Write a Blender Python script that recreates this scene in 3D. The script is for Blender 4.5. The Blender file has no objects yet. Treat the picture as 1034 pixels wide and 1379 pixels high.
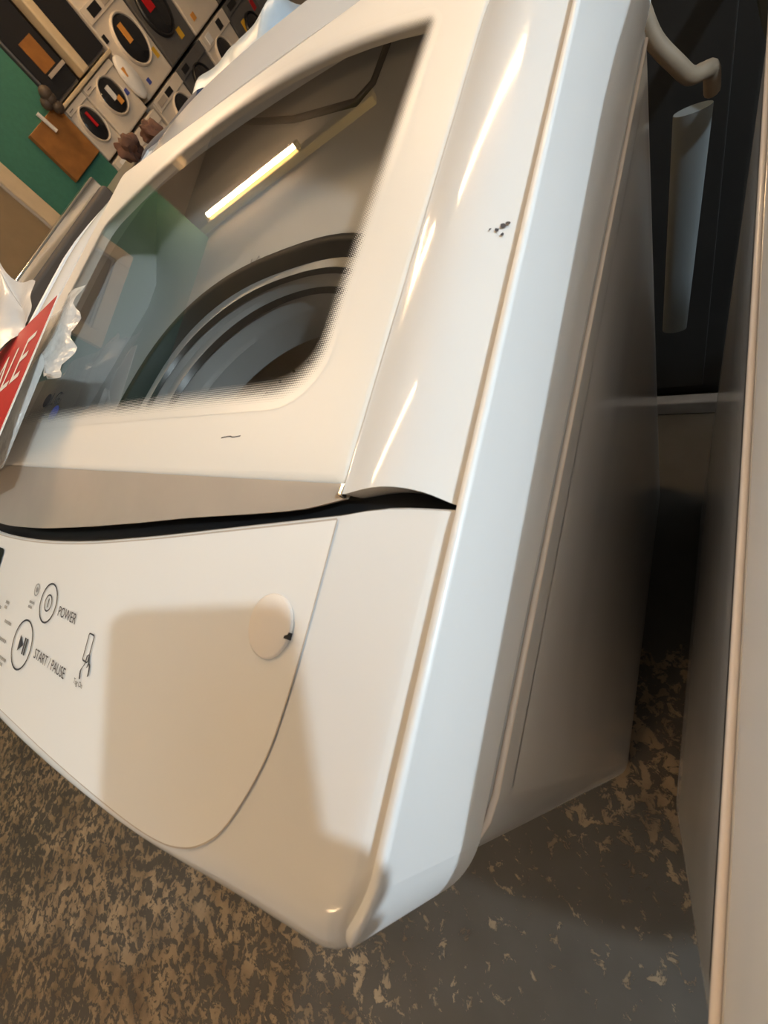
import bpy, bmesh, math, random
from mathutils import Vector, Matrix
random.seed(7)
S = bpy.context.scene
COL = S.collection
H = 1.27                                   # height of the lens above the floor; modelling heights below are measured from it
# ------------------------------------------------------------------ camera
cd = bpy.data.cameras.new('camera'); cam = bpy.data.objects.new('camera', cd); COL.objects.link(cam)
cd.sensor_fit = 'VERTICAL'; cd.sensor_height = 36.0; cd.lens = 36.0 * 595.3 / 1379.0
cd.clip_start = 0.01
RX = Vector((0.819336, 0.295342, -0.491387)); RD = Vector((0.077977, -0.906543, -0.414849)); RF = Vector((-0.567985, 0.301584, -0.765793))
M = Matrix((RX, -RD, -RF)).transposed().to_4x4(); M.translation = (0, 0, H)
cam.matrix_world = M; S.camera = cam
cd.dof.use_dof = True; cd.dof.focus_distance = 0.42; cd.dof.aperture_fstop = 16.0
# ------------------------------------------------------------------ world, lamps, exposure
W = bpy.data.worlds.new('room_air'); S.world = W; W.use_nodes = True
W.node_tree.nodes['Background'].inputs[0].default_value = (1.0, .84, .69, 1); W.node_tree.nodes['Background'].inputs[1].default_value = .55
S.view_settings.view_transform = 'Standard'; S.view_settings.look = 'None'; S.view_settings.gamma = 1.0
S.view_settings.use_curve_mapping = False; S.view_settings.exposure = 0.0
WARM = (1.0, .68, .39); TUBE_POWER = 132.0
COOL = (.72, .87, .97); COOL_WATT = 205.0; COOL_POS = (1.93, .17, 1.34 + H)
lamp = bpy.data.lights.new('cool_bulb', 'POINT'); lamp.energy = COOL_WATT; lamp.color = COOL; lamp.shadow_soft_size = .035
lo = bpy.data.objects.new('cool_bulb', lamp); COL.objects.link(lo); lo.location = COOL_POS

# ------------------------------------------------------------------ materials
def mat(name, col, rough=.4, metal=0.0, spec=.5, coat=0.0, noise=0.0, nscale=20.0, bump=0.0, bscale=60.0, emit=None):
    m = bpy.data.materials.new(name); m.use_nodes = True; nt = m.node_tree; b = nt.nodes['Principled BSDF']
    b.inputs['Base Color'].default_value = (*col, 1); b.inputs['Roughness'].default_value = rough
    b.inputs['Metallic'].default_value = metal; b.inputs['Specular IOR Level'].default_value = spec
    b.inputs['Coat Weight'].default_value = coat; b.inputs['Coat Roughness'].default_value = .05
    tc = nt.nodes.new('ShaderNodeTexCoord')
    if noise > 0:
        n = nt.nodes.new('ShaderNodeTexNoise'); n.inputs['Scale'].default_value = nscale; n.inputs['Detail'].default_value = 4
        nt.links.new(tc.outputs['Object'], n.inputs['Vector'])
        r = nt.nodes.new('ShaderNodeValToRGB')
        r.color_ramp.elements[0].position = .3; r.color_ramp.elements[1].position = .7
        r.color_ramp.elements[0].color = (*[c * (1 - noise) for c in col], 1); r.color_ramp.elements[1].color = (*[min(1, c * (1 + noise)) for c in col], 1)
        nt.links.new(n.outputs['Fac'], r.inputs['Fac']); nt.links.new(r.outputs['Color'], b.inputs['Base Color'])
    if bump > 0:
        n2 = nt.nodes.new('ShaderNodeTexNoise'); n2.inputs['Scale'].default_value = bscale; n2.inputs['Detail'].default_value = 3
        nt.links.new(tc.outputs['Object'], n2.inputs['Vector'])
        bp = nt.nodes.new('ShaderNodeBump'); bp.inputs['Strength'].default_value = bump; bp.inputs['Distance'].default_value = .004
        nt.links.new(n2.outputs['Fac'], bp.inputs['Height']); nt.links.new(bp.outputs['Normal'], b.inputs['Normal'])
    if emit:
        b.inputs['Emission Color'].default_value = (*emit[0], 1); b.inputs['Emission Strength'].default_value = emit[1]
    return m

LIDC = mat('cream_white_lid_glass_print', (.74, .69, .62), .4, spec=.3, noise=.01, nscale=5)
WHITE = mat('white_gloss_plastic', (.715, .71, .70), .085, spec=.3,  noise=.012, nscale=4)
LIDW = mat('white_lid_print', (.79, .775, .75), .3,  noise=.01, nscale=5)
STEELP = mat('white_painted_steel', (.72, .71, .70), .13, noise=.02, nscale=6)
SHELLW = mat('white_side_plastic', (.76, .76, .76), .3)
SEAM = mat('seam_grey', (.46, .40, .34), .6)
BLACK = mat('black_plastic', (.012, .012, .013), .35)
RUBBER = mat('black_rubber', (.007, .007, .008), .6)
CHROME = mat('satin_metal', (.55, .47, .39), .34, metal=.3, noise=.03, nscale=30)
GLINT = mat('warm_seam_glint', (.88, .76, .66), .2, spec=.8)
BRIGHT = mat('bright_metal', (.75, .72, .68), .12, metal=1.0)
STEEL = mat('stainless_drum', (.32, .31, .30), .28, metal=1.0, noise=.1, nscale=18)
DECK = mat('tub_cover_plastic', (.47, .47, .46), .4)
RINGG = mat('balance_ring_plastic', (.30, .30, .30), .3)
INK = mat('print_ink', (.05, .05, .06), .5)
INKL = mat('print_ink_light', (.30, .29, .28), .5)
BLUE = mat('blue_sticker', (.05, .07, .30), .4)
CAPM = mat('cream_cap_plastic', (.80, .74, .68), .35)
GREYA = mat('graphite_paint', (.075, .052, .036), .6, noise=.1, nscale=10)
GREYB = mat('dark_grey_paint', (.10, .095, .09), .35, noise=.1, nscale=10)
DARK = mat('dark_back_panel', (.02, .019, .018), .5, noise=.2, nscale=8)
GREEN = mat('green_wall_paint', (.035, .155, .11), .7, noise=.08, nscale=30)
BEIGE = mat('beige_door_paint', (.27, .19, .105), .5, noise=.05, nscale=12)
BEIGEF = mat('cream_frame_paint', (.60, .47, .30), .5, noise=.05, nscale=12)
BROWN = mat('brown_board', (.26, .105, .022), .6, noise=.15, nscale=14)
CREAM = mat('cream_enamel', (.68, .59, .48), .3, noise=.03, nscale=9)
BG_GLASS = mat('dark_door_glass', (.018, .018, .02), .08)
YEL = mat('yellow_sticker', (.75, .42, .03), .5)
ORANGE = mat('orange_sticker', (.70, .30, .06), .5)
RED = mat('red_card', (.45, .006, .010), .5, noise=.08, nscale=30)
CARDW = mat('white_card_print', (.80, .76, .70), .45)
PAPER = mat('white_paper', (.75, .70, .62), .6)
BLUEFILM = mat('pale_blue_film', (.42, .52, .62), .3, noise=.12, nscale=12)
NAVY = mat('navy_fabric', (.03, .045, .09), .6)
CARDB = mat('brown_fabric', (.075, .028, .014), .8, noise=.3, nscale=30)
HOSEG = mat('grey_hose', (.15, .165, .17), .5)
HOSEB = mat('beige_hose', (.22, .17, .12), .5, noise=.1, nscale=40)
HOSED = mat('dark_hose', (.03, .035, .03), .45)
WALLD = mat('dark_wall_paint', (.30, .26, .22), .8, noise=.06, nscale=8)
CEIL = mat('ceiling_paint', (.55, .50, .44), .8, noise=.04, nscale=6)
BASEG = mat('grey_baseboard', (.30, .29, .29), .5, noise=.1, nscale=20)
SKIN = mat('skin', (.55, .33, .24), .5, noise=.05, nscale=30)
COAT = mat('dark_coat_cloth', (.035, .035, .045), .8, noise=.2, nscale=40)
JEANS = mat('denim_cloth', (.05, .07, .13), .85, noise=.2, nscale=60)
HAIR = mat('dark_hair', (.03, .02, .015), .5, noise=.2, nscale=80)
PHONE = mat('phone_shell', (.02, .02, .022), .3)
TUBE = mat('tube_glow', (1, .95, .85), .5, emit=(WARM, TUBE_POWER))
FIXT = mat('fixture_enamel', (.62, .52, .22), .4)

def glass_mat():
    m = bpy.data.materials.new('tinted_lid_glass'); m.use_nodes = True; nt = m.node_tree; nt.nodes.clear()
    o = nt.nodes.new('ShaderNodeOutputMaterial'); mx = nt.nodes.new('ShaderNodeMixShader'); fr = nt.nodes.new('ShaderNodeFresnel')
    tr = nt.nodes.new('ShaderNodeBsdfTransparent'); gl = nt.nodes.new('ShaderNodeBsdfGlossy')
    fr.inputs['IOR'].default_value = 1.6; tr.inputs['Color'].default_value = (.92, .92, .91, 1); gl.inputs['Roughness'].default_value = .012
    ge = nt.nodes.new('ShaderNodeNewGeometry'); iv = nt.nodes.new('ShaderNodeMath'); iv.operation = 'SUBTRACT'; iv.inputs[0].default_value = 1.0
    mu = nt.nodes.new('ShaderNodeMath'); mu.operation = 'MULTIPLY'      # the lower face of the pane adds no second reflection
    nt.links.new(ge.outputs['Backfacing'], iv.inputs[1]); nt.links.new(fr.outputs[0], mu.inputs[0]); nt.links.new(iv.outputs[0], mu.inputs[1])
    nt.links.new(mu.outputs[0], mx.inputs[0]); nt.links.new(tr.outputs[0], mx.inputs[1]); nt.links.new(gl.outputs[0], mx.inputs[2]); nt.links.new(mx.outputs[0], o.inputs[0])
    return m
GLASS = glass_mat()

def dots_mat():                            # printed dot pattern that thins towards the clear glass
    m = bpy.data.materials.new('printed_dot_border'); m.use_nodes = True; nt = m.node_tree; b = nt.nodes['Principled BSDF']
    b.inputs['Base Color'].default_value = (.74, .69, .62, 1); b.inputs['Roughness'].default_value = .3
    at = nt.nodes.new('ShaderNodeAttribute'); at.attribute_name = 'fade'
    tc = nt.nodes.new('ShaderNodeTexCoord'); v = nt.nodes.new('ShaderNodeTexVoronoi'); v.voronoi_dimensions = '2D'; v.inputs['Scale'].default_value = 620; v.inputs['Randomness'].default_value = 0.0
    lt = nt.nodes.new('ShaderNodeMath'); lt.operation = 'LESS_THAN'
    nt.links.new(tc.outputs['Object'], v.inputs['Vector']); nt.links.new(v.outputs['Distance'], lt.inputs[0]); nt.links.new(at.outputs['Fac'], lt.inputs[1])
    nt.links.new(lt.outputs[0], b.inputs['Alpha'])
    return m
DOTS = dots_mat()

def film_mat():
    m = bpy.data.materials.new('clear_plastic_film'); m.use_nodes = True; nt = m.node_tree; b = nt.nodes['Principled BSDF']
    b.inputs['Base Color'].default_value = (.82, .79, .75, 1); b.inputs['Roughness'].default_value = .18; b.inputs['Alpha'].default_value = .62
    tc = nt.nodes.new('ShaderNodeTexCoord'); n = nt.nodes.new('ShaderNodeTexNoise'); n.inputs['Scale'].default_value = 38; n.inputs['Detail'].default_value = 3
    bp = nt.nodes.new('ShaderNodeBump'); bp.inputs['Strength'].default_value = .6; bp.inputs['Distance'].default_value = .01
    nt.links.new(tc.outputs['Object'], n.inputs['Vector']); nt.links.new(n.outputs['Fac'], bp.inputs['Height']); nt.links.new(bp.outputs['Normal'], b.inputs['Normal'])
    return m
FILM = film_mat()

def floor_mat():                           # dark grey paint worn through to tan concrete in ragged chips
    m = bpy.data.materials.new('chipped_floor_paint'); m.use_nodes = True; nt = m.node_tree; N = nt.nodes.new; Lk = nt.links.new
    b = nt.nodes['Principled BSDF']; tc = N('ShaderNodeTexCoord')
    n1 = N('ShaderNodeTexNoise'); n1.inputs['Scale'].default_value = 34; n1.inputs['Detail'].default_value = 6; n1.inputs['Roughness'].default_value = .68; n1.inputs['Distortion'].default_value = .5
    n2 = N('ShaderNodeTexNoise'); n2.inputs['Scale'].default_value = 2.2; n2.inputs['Detail'].default_value = 2
    n3 = N('ShaderNodeTexNoise'); n3.inputs['Scale'].default_value = 9; n3.inputs['Detail'].default_value = 5
    for n in (n1, n2, n3): Lk(tc.outputs['Object'], n.inputs['Vector'])
    sx = N('ShaderNodeSeparateXYZ'); Lk(tc.outputs['Object'], sx.inputs[0])
    # the traffic wear: heavy to the left of the second machine, light in front of it
    mr = N('ShaderNodeMapRange'); mr.inputs['From Min'].default_value = -.35; mr.inputs['From Max'].default_value = -.75; mr.inputs['To Min'].default_value = -.075; mr.inputs['To Max'].default_value = .028
    Lk(sx.outputs['X'], mr.inputs['Value'])
    gap = N('ShaderNodeMapRange'); gap.inputs['From Min'].default_value = -.28; gap.inputs['From Max'].default_value = -.05; gap.inputs['To Min'].default_value = 0; gap.inputs['To Max'].default_value = .11
    Lk(sx.outputs['Y'], gap.inputs['Value'])
    a1 = N('ShaderNodeMath'); a1.operation = 'ADD'; Lk(n1.outputs['Fac'], a1.inputs[0]); Lk(mr.outputs[0], a1.inputs[1])
    a1b = N('ShaderNodeMath'); a1b.operation = 'ADD'; Lk(a1.outputs[0], a1b.inputs[0]); Lk(gap.outputs[0], a1b.inputs[1])
    gap_shade = N('ShaderNodeMapRange'); gap_shade.inputs['From Min'].default_value = .20; gap_shade.inputs['From Max'].default_value = .32; gap_shade.inputs['To Min'].default_value = 0; gap_shade.inputs['To Max'].default_value = -.4
    Lk(sx.outputs['Y'], gap_shade.inputs['Value']); a1c = N('ShaderNodeMath'); a1c.operation = 'ADD'; Lk(a1b.outputs[0], a1c.inputs[0]); Lk(gap_shade.outputs[0], a1c.inputs[1]); a1b = a1c      # deep shade towards the back of the gap, put into the colour by dropping chips
    m2 = N('ShaderNodeMath'); m2.operation = 'MULTIPLY_ADD'; m2.inputs[1].default_value = .22; m2.inputs[2].default_value = -.11; Lk(n2.outputs['Fac'], m2.inputs[0])
    a2 = N('ShaderNodeMath'); a2.operation = 'ADD'; Lk(a1b.outputs[0], a2.inputs[0]); Lk(m2.outputs[0], a2.inputs[1])
    rp = N('ShaderNodeValToRGB'); rp.color_ramp.elements[0].position = .515; rp.color_ramp.elements[1].position = .56
    rp.color_ramp.elements[0].color = (0, 0, 0, 1); rp.color_ramp.elements[1].color = (1, 1, 1, 1); Lk(a2.outputs[0], rp.inputs['Fac'])
    pt = N('ShaderNodeValToRGB'); pt.color_ramp.elements[0].color = (.046, .040, .033, 1); pt.color_ramp.elements[1].color = (.088, .080, .070, 1); Lk(n3.outputs['Fac'], pt.inputs['Fac'])
    cc = N('ShaderNodeValToRGB'); cc.color_ramp.elements[0].position = .3; cc.color_ramp.elements[1].position = .7
    cc.color_ramp.elements[0].color = (.12, .082, .05, 1); cc.color_ramp.elements[1].color = (.36, .275, .18, 1); Lk(n3.outputs['Fac'], cc.inputs['Fac'])
    mx = N('ShaderNodeMix'); mx.data_type = 'RGBA'; Lk(rp.outputs['Color'], mx.inputs['Factor']); Lk(pt.outputs['Color'], mx.inputs['A']); Lk(cc.outputs['Color'], mx.inputs['B'])
    Lk(mx.outputs['Result'], b.inputs['Base Color']); b.inputs['Roughness'].default_value = .6
    bp = N('ShaderNodeBump'); bp.inputs['Strength'].default_value = .5; bp.inputs['Distance'].default_value = .004; bp.invert = True
    Lk(rp.outputs['Color'], bp.inputs['Height']); Lk(bp.outputs['Normal'], b.inputs['Normal'])
    return m
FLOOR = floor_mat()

# ------------------------------------------------------------------ helpers (heights z are relative to the lens, H is added on linking)
def obj(name, bm, m, parent=None, smooth=None, label=None):
    off = parent_off(parent)
    bmesh.ops.translate(bm, verts=bm.verts, vec=Vector((0, 0, H)) - off)
    bmesh.ops.recalc_face_normals(bm, faces=bm.faces)
    me = bpy.data.meshes.new(name); bm.to_mesh(me); bm.free()
    if m: me.materials.append(m)
    if smooth is not None:
        for p in me.polygons: p.use_smooth = True
        me.set_sharp_from_angle(angle=math.radians(smooth))
    o = bpy.data.objects.new(name, me); COL.objects.link(o)
    if smooth is not None:
        wn = o.modifiers.new('even_shading', 'WEIGHTED_NORMAL'); wn.keep_sharp = True; wn.weight = 80
    if parent: o.parent = parent
    if label: o['label'] = label
    return o
OFF = {}
def parent_off(p):
    v = Vector((0, 0, 0))
    while p:
        v += Vector(p.location); p = p.parent
    return v
def thing(name, label, cat, loc, group=None):
    o = bpy.data.objects.new(name, None); COL.objects.link(o); o.location = (loc[0], loc[1], loc[2] + H)
    o.empty_display_size = .1
    o['label'] = label; o['category'] = cat
    if group: o['group'] = group
    return o
def tag(o, label, cat, group=None):
    o['label'] = label; o['category'] = cat
    if group: o['group'] = group
    return o
def struct(name, bm, m, parent=None, smooth=None):
    o = obj(name, bm, m, parent, smooth)
    if not parent: o['kind'] = 'structure'
    return o
def lerp(a, b, t): return a + (b - a) * t
def interp(x, tab):
    if x <= tab[0][0]: return tab[0][1]
    n = len(tab)
    def slope(i):
        if i == 0: return (tab[1][1] - tab[0][1]) / (tab[1][0] - tab[0][0])
        if i == n - 1: return (tab[-1][1] - tab[-2][1]) / (tab[-1][0] - tab[-2][0])
        return (tab[i + 1][1] - tab[i - 1][1]) / (tab[i + 1][0] - tab[i - 1][0])
    for i in range(n - 1):
        (a, fa), (b, fb) = tab[i], tab[i + 1]
        if x <= b:                              # cubic through the points, so edges run smoothly
            h = b - a; t = (x - a) / h
            return (2 * t ** 3 - 3 * t * t + 1) * fa + (t ** 3 - 2 * t * t + t) * h * slope(i) + (3 * t * t - 2 * t ** 3) * fb + (t ** 3 - t * t) * h * slope(i + 1)
    return tab[-1][1]
def interp_lin(x, tab):
    if x <= tab[0][0]: return tab[0][1]
    for (a, fa), (b, fb) in zip(tab, tab[1:]):
        if x <= b: return lerp(fa, fb, (x - a) / max(1e-9, b - a))
    return tab[-1][1]
def sm(t): t = max(0, min(1, t)); return t * t * (3 - 2 * t)
def box(bm, x0, x1, y0, y1, z0, z1, bev=0.0, seg=2):
    r = bmesh.ops.create_cube(bm, size=1.0)
    for v in r['verts']:
        v.co = Vector((lerp(x0, x1, v.co.x + .5), lerp(y0, y1, v.co.y + .5), lerp(z0, z1, v.co.z + .5)))
    if bev > 0:
        es = list({e for v in r['verts'] for e in v.link_edges})
        bmesh.ops.bevel(bm, geom=es, offset=bev, segments=seg, profile=.5, affect='EDGES')
    return bm
def B(*a, **k): return box(bmesh.new(), *a, **k)
def loft(bm, rings, closed=True, cap0=False, cap1=False):
    vs = [[bm.verts.new(p) for p in r] for r in rings]
    n = len(rings[0])
    for a, b in zip(vs, vs[1:]):
        for i in range(n if closed else n - 1):
            j = (i + 1) % n
            try: bm.faces.new((a[i], a[j], b[j], b[i]))
            except ValueError: pass
    if cap0: bm.faces.new(vs[0])
    if cap1: bm.faces.new(vs[-1])
    return bm
def tube(bm, pts, r, n=10, cap=True, radii=None):
    pts = [Vector(p) for p in pts]; rings = []
    up = Vector((0, 0, 1))
    for i, p in enumerate(pts):
        t = (pts[min(i + 1, len(pts) - 1)] - pts[max(i - 1, 0)]).normalized()
        u = t.cross(up)
        if u.length < 1e-4: u = t.cross(Vector((1, 0, 0)))
        u.normalize(); w = u.cross(t); up = w
        rr = radii[i] if radii else r
        rings.append([p + (u * math.cos(a) + w * math.sin(a)) * rr for a in [2 * math.pi * k / n for k in range(n)]])
    return loft(bm, rings, True, cap, cap)
def catmull(P, k=8):
    P = [Vector(p) for p in P]; out = []
    for i in range(len(P) - 1):
        a, b, c, d = P[max(i - 1, 0)], P[i], P[i + 1], P[min(i + 2, len(P) - 1)]
        for s in range(k):
            t = s / k
            out.append(.5 * ((2 * b) + (c - a) * t + (2 * a - 5 * b + 4 * c - d) * t * t + (3 * b - a - 3 * c + d) * t ** 3))
    out.append(P[-1]); return out
def rrect(x0, x1, y0, y1, r, k=6, e=8):
    r = r if isinstance(r, (list, tuple)) else [r] * 4
    C = [(x1 - r[0], y1 - r[0], 0, r[0]), (x0 + r[1], y1 - r[1], 90, r[1]), (x0 + r[2], y0 + r[2], 180, r[2]), (x1 - r[3], y0 + r[3], 270, r[3])]
    arcs = [[(cx + q * math.cos(math.radians(a0 + 90 * i / k)), cy + q * math.sin(math.radians(a0 + 90 * i / k))) for i in range(k + 1)] for cx, cy, a0, q in C]
    out = []
    for i in range(4):
        out += arcs[i]; a = arcs[i][-1]; b = arcs[(i + 1) % 4][0]
        out += [(lerp(a[0], b[0], s / e), lerp(a[1], b[1], s / e)) for s in range(1, e)]
    return out
def text_bm(body, size, fn, align='CENTER'):
    c = bpy.data.curves.new('lettering', 'FONT'); c.body = body; c.size = size; c.align_x = align; c.align_y = 'CENTER'; c.resolution_u = 3
    o = bpy.data.objects.new('lettering', c); COL.objects.link(o)
    dg = bpy.context.evaluated_depsgraph_get(); me = bpy.data.meshes.new_from_object(o.evaluated_get(dg))
    bpy.data.objects.remove(o); bm = bmesh.new(); bm.from_mesh(me); bpy.data.meshes.remove(me)
    for v in bm.verts: v.co = Vector(fn(v.co.x, v.co.y))
    return bm
def ring2d(bm, pts_in, pts_out, fn):
    n = len(pts_in); a = [bm.verts.new(fn(*p)) for p in pts_in]; b = [bm.verts.new(fn(*p)) for p in pts_out]
    for i in range(n): bm.faces.new((a[i], a[(i + 1) % n], b[(i + 1) % n], b[i]))
def circ(cx, cy, r, n=32): return [(cx + r * math.cos(2 * math.pi * i / n), cy + r * math.sin(2 * math.pi * i / n)) for i in range(n)]
def poly2d(bm, pts, fn): bm.faces.new([bm.verts.new(fn(*p)) for p in pts])

# ------------------------------------------------------------------ the room
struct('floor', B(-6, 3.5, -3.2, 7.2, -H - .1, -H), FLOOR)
struct('ceiling', B(-6, 3.5, -3.2, 7.2, 1.62, 1.72), CEIL)
struct('wall_left', B(-4.4, -4.2, -3.2, 3.08, -H, 1.62), GREEN)
struct('wall_alcove', B(-5.0, -4.9, 3.08, 7.2, -H, 1.62), WALLD)
struct('wall_back', B(-5.0, 3.5, 7.0, 7.1, -H, 1.62), WALLD)
struct('wall_right', B(3.3, 3.4, -3.2, 7.2, -H, 1.62), WALLD)
dr = struct('door_1', B(-4.2, -4.17, 1.615, 2.225, -H, .92, bev=.003), BEIGE)
fb = bmesh.new(); box(fb, -4.2, -4.14, 2.24, 2.36, -H, 1.05, bev=.008); box(fb, -4.2, -4.14, 1.48, 1.60, -H, 1.05, bev=.008); box(fb, -4.2, -4.14, 1.60, 2.24, .935, 1.05, bev=.008)
struct('door_frame', fb, BEIGEF, dr)
fb = bmesh.new(); box(fb, -4.2, -4.155, 2.222, 2.24, -H, .92); box(fb, -4.2, -4.155, 1.60, 1.618, -H, .92); box(fb, -4.2, -4.155, 1.60, 2.24, .918, .935)
struct('door_seal', fb, SEAM, dr)
fb = bmesh.new(); box(fb, -4.17, -4.155, 1.66, 1.72, -.32, -.16, bev=.004); tube(fb, [(-4.155, 1.69, -.25), (-4.11, 1.69, -.25), (-4.10, 1.80, -.25)], .012)
struct('door_handle', fb, CHROME, dr)

# ------------------------------------------------------------------ ceiling tubes
def ceiling_tube(x, y, ang, label, x0=-.74, x1=.74):
    def tr(bm):
        bmesh.ops.rotate(bm, verts=bm.verts, cent=(0, 0, 0), matrix=Matrix.Rotation(ang, 3, 'Z'))
        bmesh.ops.translate(bm, verts=bm.verts, vec=(x, y, 0)); return bm
    t = thing('ceiling_tube_light', label, 'ceiling light', (x, y, 1.60), 'warm ceiling tube lights')
    obj('housing', tr(B(x0, x1, -.05, .05, 1.55, 1.62, bev=.01)), FIXT, t)
    obj('fluorescent_tube', tr(tube(bmesh.new(), [(-.58, 0, 1.515), (.58, 0, 1.515)], .019, 12)), TUBE, t, 40)
    obj('tube_socket', tr(B(-.62, -.58, -.022, .022, 1.49, 1.55, bev=.004)), FIXT, t)
    obj('tube_socket', tr(B(.58, .62, -.022, .022, 1.49, 1.55, bev=.004)), FIXT, t)
A1 = math.atan2(.31, 1.16)
ceiling_tube(-3.58, 3.385, A1, 'warm ceiling tube light with a long half-empty housing over the corner of the green wall', -.78, 1.35)
ceiling_tube(-1.05, 2.75, A1, 'warm ceiling tube light behind the row of washers')
ceiling_tube(-1.75, .95, A1, 'warm ceiling tube light between the green wall and the washers')
ceiling_tube(-1.2, -2.5, A1, 'warm ceiling tube light over the open floor at the front')

t = thing('pendant_lamp', 'small pendant lamp with a cool white bulb over the right-hand washers', 'lamp', (1.93, .17, 1.40))
bm = bmesh.new(); loft(bm, [[(x, y, z) for x, y in circ(1.93, .17, r, 20)] for r, z in ((.018, 1.385), (.022, 1.39), (.022, 1.44), (.008, 1.45), (.006, 1.46))], True, True, True); obj('bulb_holder', bm, FIXT, t, 40)
bm = bmesh.new(); tube(bm, [(1.93, .17, 1.455), (1.93, .17, 1.60)], .004, 8); obj('cord', bm, BLACK, t, 60)
bm = bmesh.new(); loft(bm, [[(x, y, z) for x, y in circ(1.93, .17, r, 20)] for r, z in ((.01, 1.595), (.045, 1.60), (.045, 1.62))], True, True, True); obj('ceiling_rose', bm, FIXT, t, 40)

# ------------------------------------------------------------------ the washing machine
CX, XR, XL, YB = -.4535, -.072, -.835, .68
LX1, LX0, LYF, LYB = -.138, -.769, .072, .568
def zl(y): return -.15 + .083 * (y - .072)
YT = [(-.835, .064), (-.80, .063), (-.769, .055), (-.73, .030), (-.68, .010), (-.60, .003), (-.50, .005), (-.40, .014), (-.30, .0285), (-.22, .042), (-.138, .0565), (-.119, .061), (-.104, .063), (-.078, .064), (-.07, .064)]
LIPY = [(-.769, .066), (-.74, .045), (-.69, .022), (-.615, .011), (-.52, .014), (-.43, .023), (-.33, .036), (-.268, .045), (-.169, .058), (-.138, .066)]
RCY = [(-.138, .0665), (-.114, .0695), (-.094, .069), (-.078, .0655)]      # front edge of the rear column top
def zf(x, y):                               # slanted front console
    k = .139 * max(0.0, 1 - (abs(x - CX) / .365) ** 3)
    return -.1515 + .083 * (y - .054) - k * max(0.0, .054 - y)
def yb_plan(x, half, r):                    # plan outline of the rounded front
    d = abs(x - CX); xs = half - r; base = -.141 + .30 * d * d
    if d <= xs: return base
    t = min(1.0, (d - xs) / r); return base + .034 * (1 - math.sqrt(max(0.0, 1 - t * t)))
def roll(x): return lerp(.009, .021, sm((abs(x - CX) - .20) / .12))
def zs(x, y):                               # console surface including the rounded lower edge
    yb = yb_plan(x, .3790, .024); r = roll(x); e = yb + r
    if y >= e: return zf(x, y)
    q = min(1.0, (e - y) / r); return zf(x, e) - r + r * math.sqrt(max(0.0, 1 - q * q))
def ztop(x, y):
    d = abs(x - CX); t = max(0.0, min(1.0, (d - .316) / .0615))
    z = zl(y) + .0045 * math.sin(math.pi * min(1, t * 1.15)) - .002 * sm((t - .88) / .12)
    z -= .034 * (min(1.2, d / .38) ** 2.4) * sm((y - .40) / .30)
    return z

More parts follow.
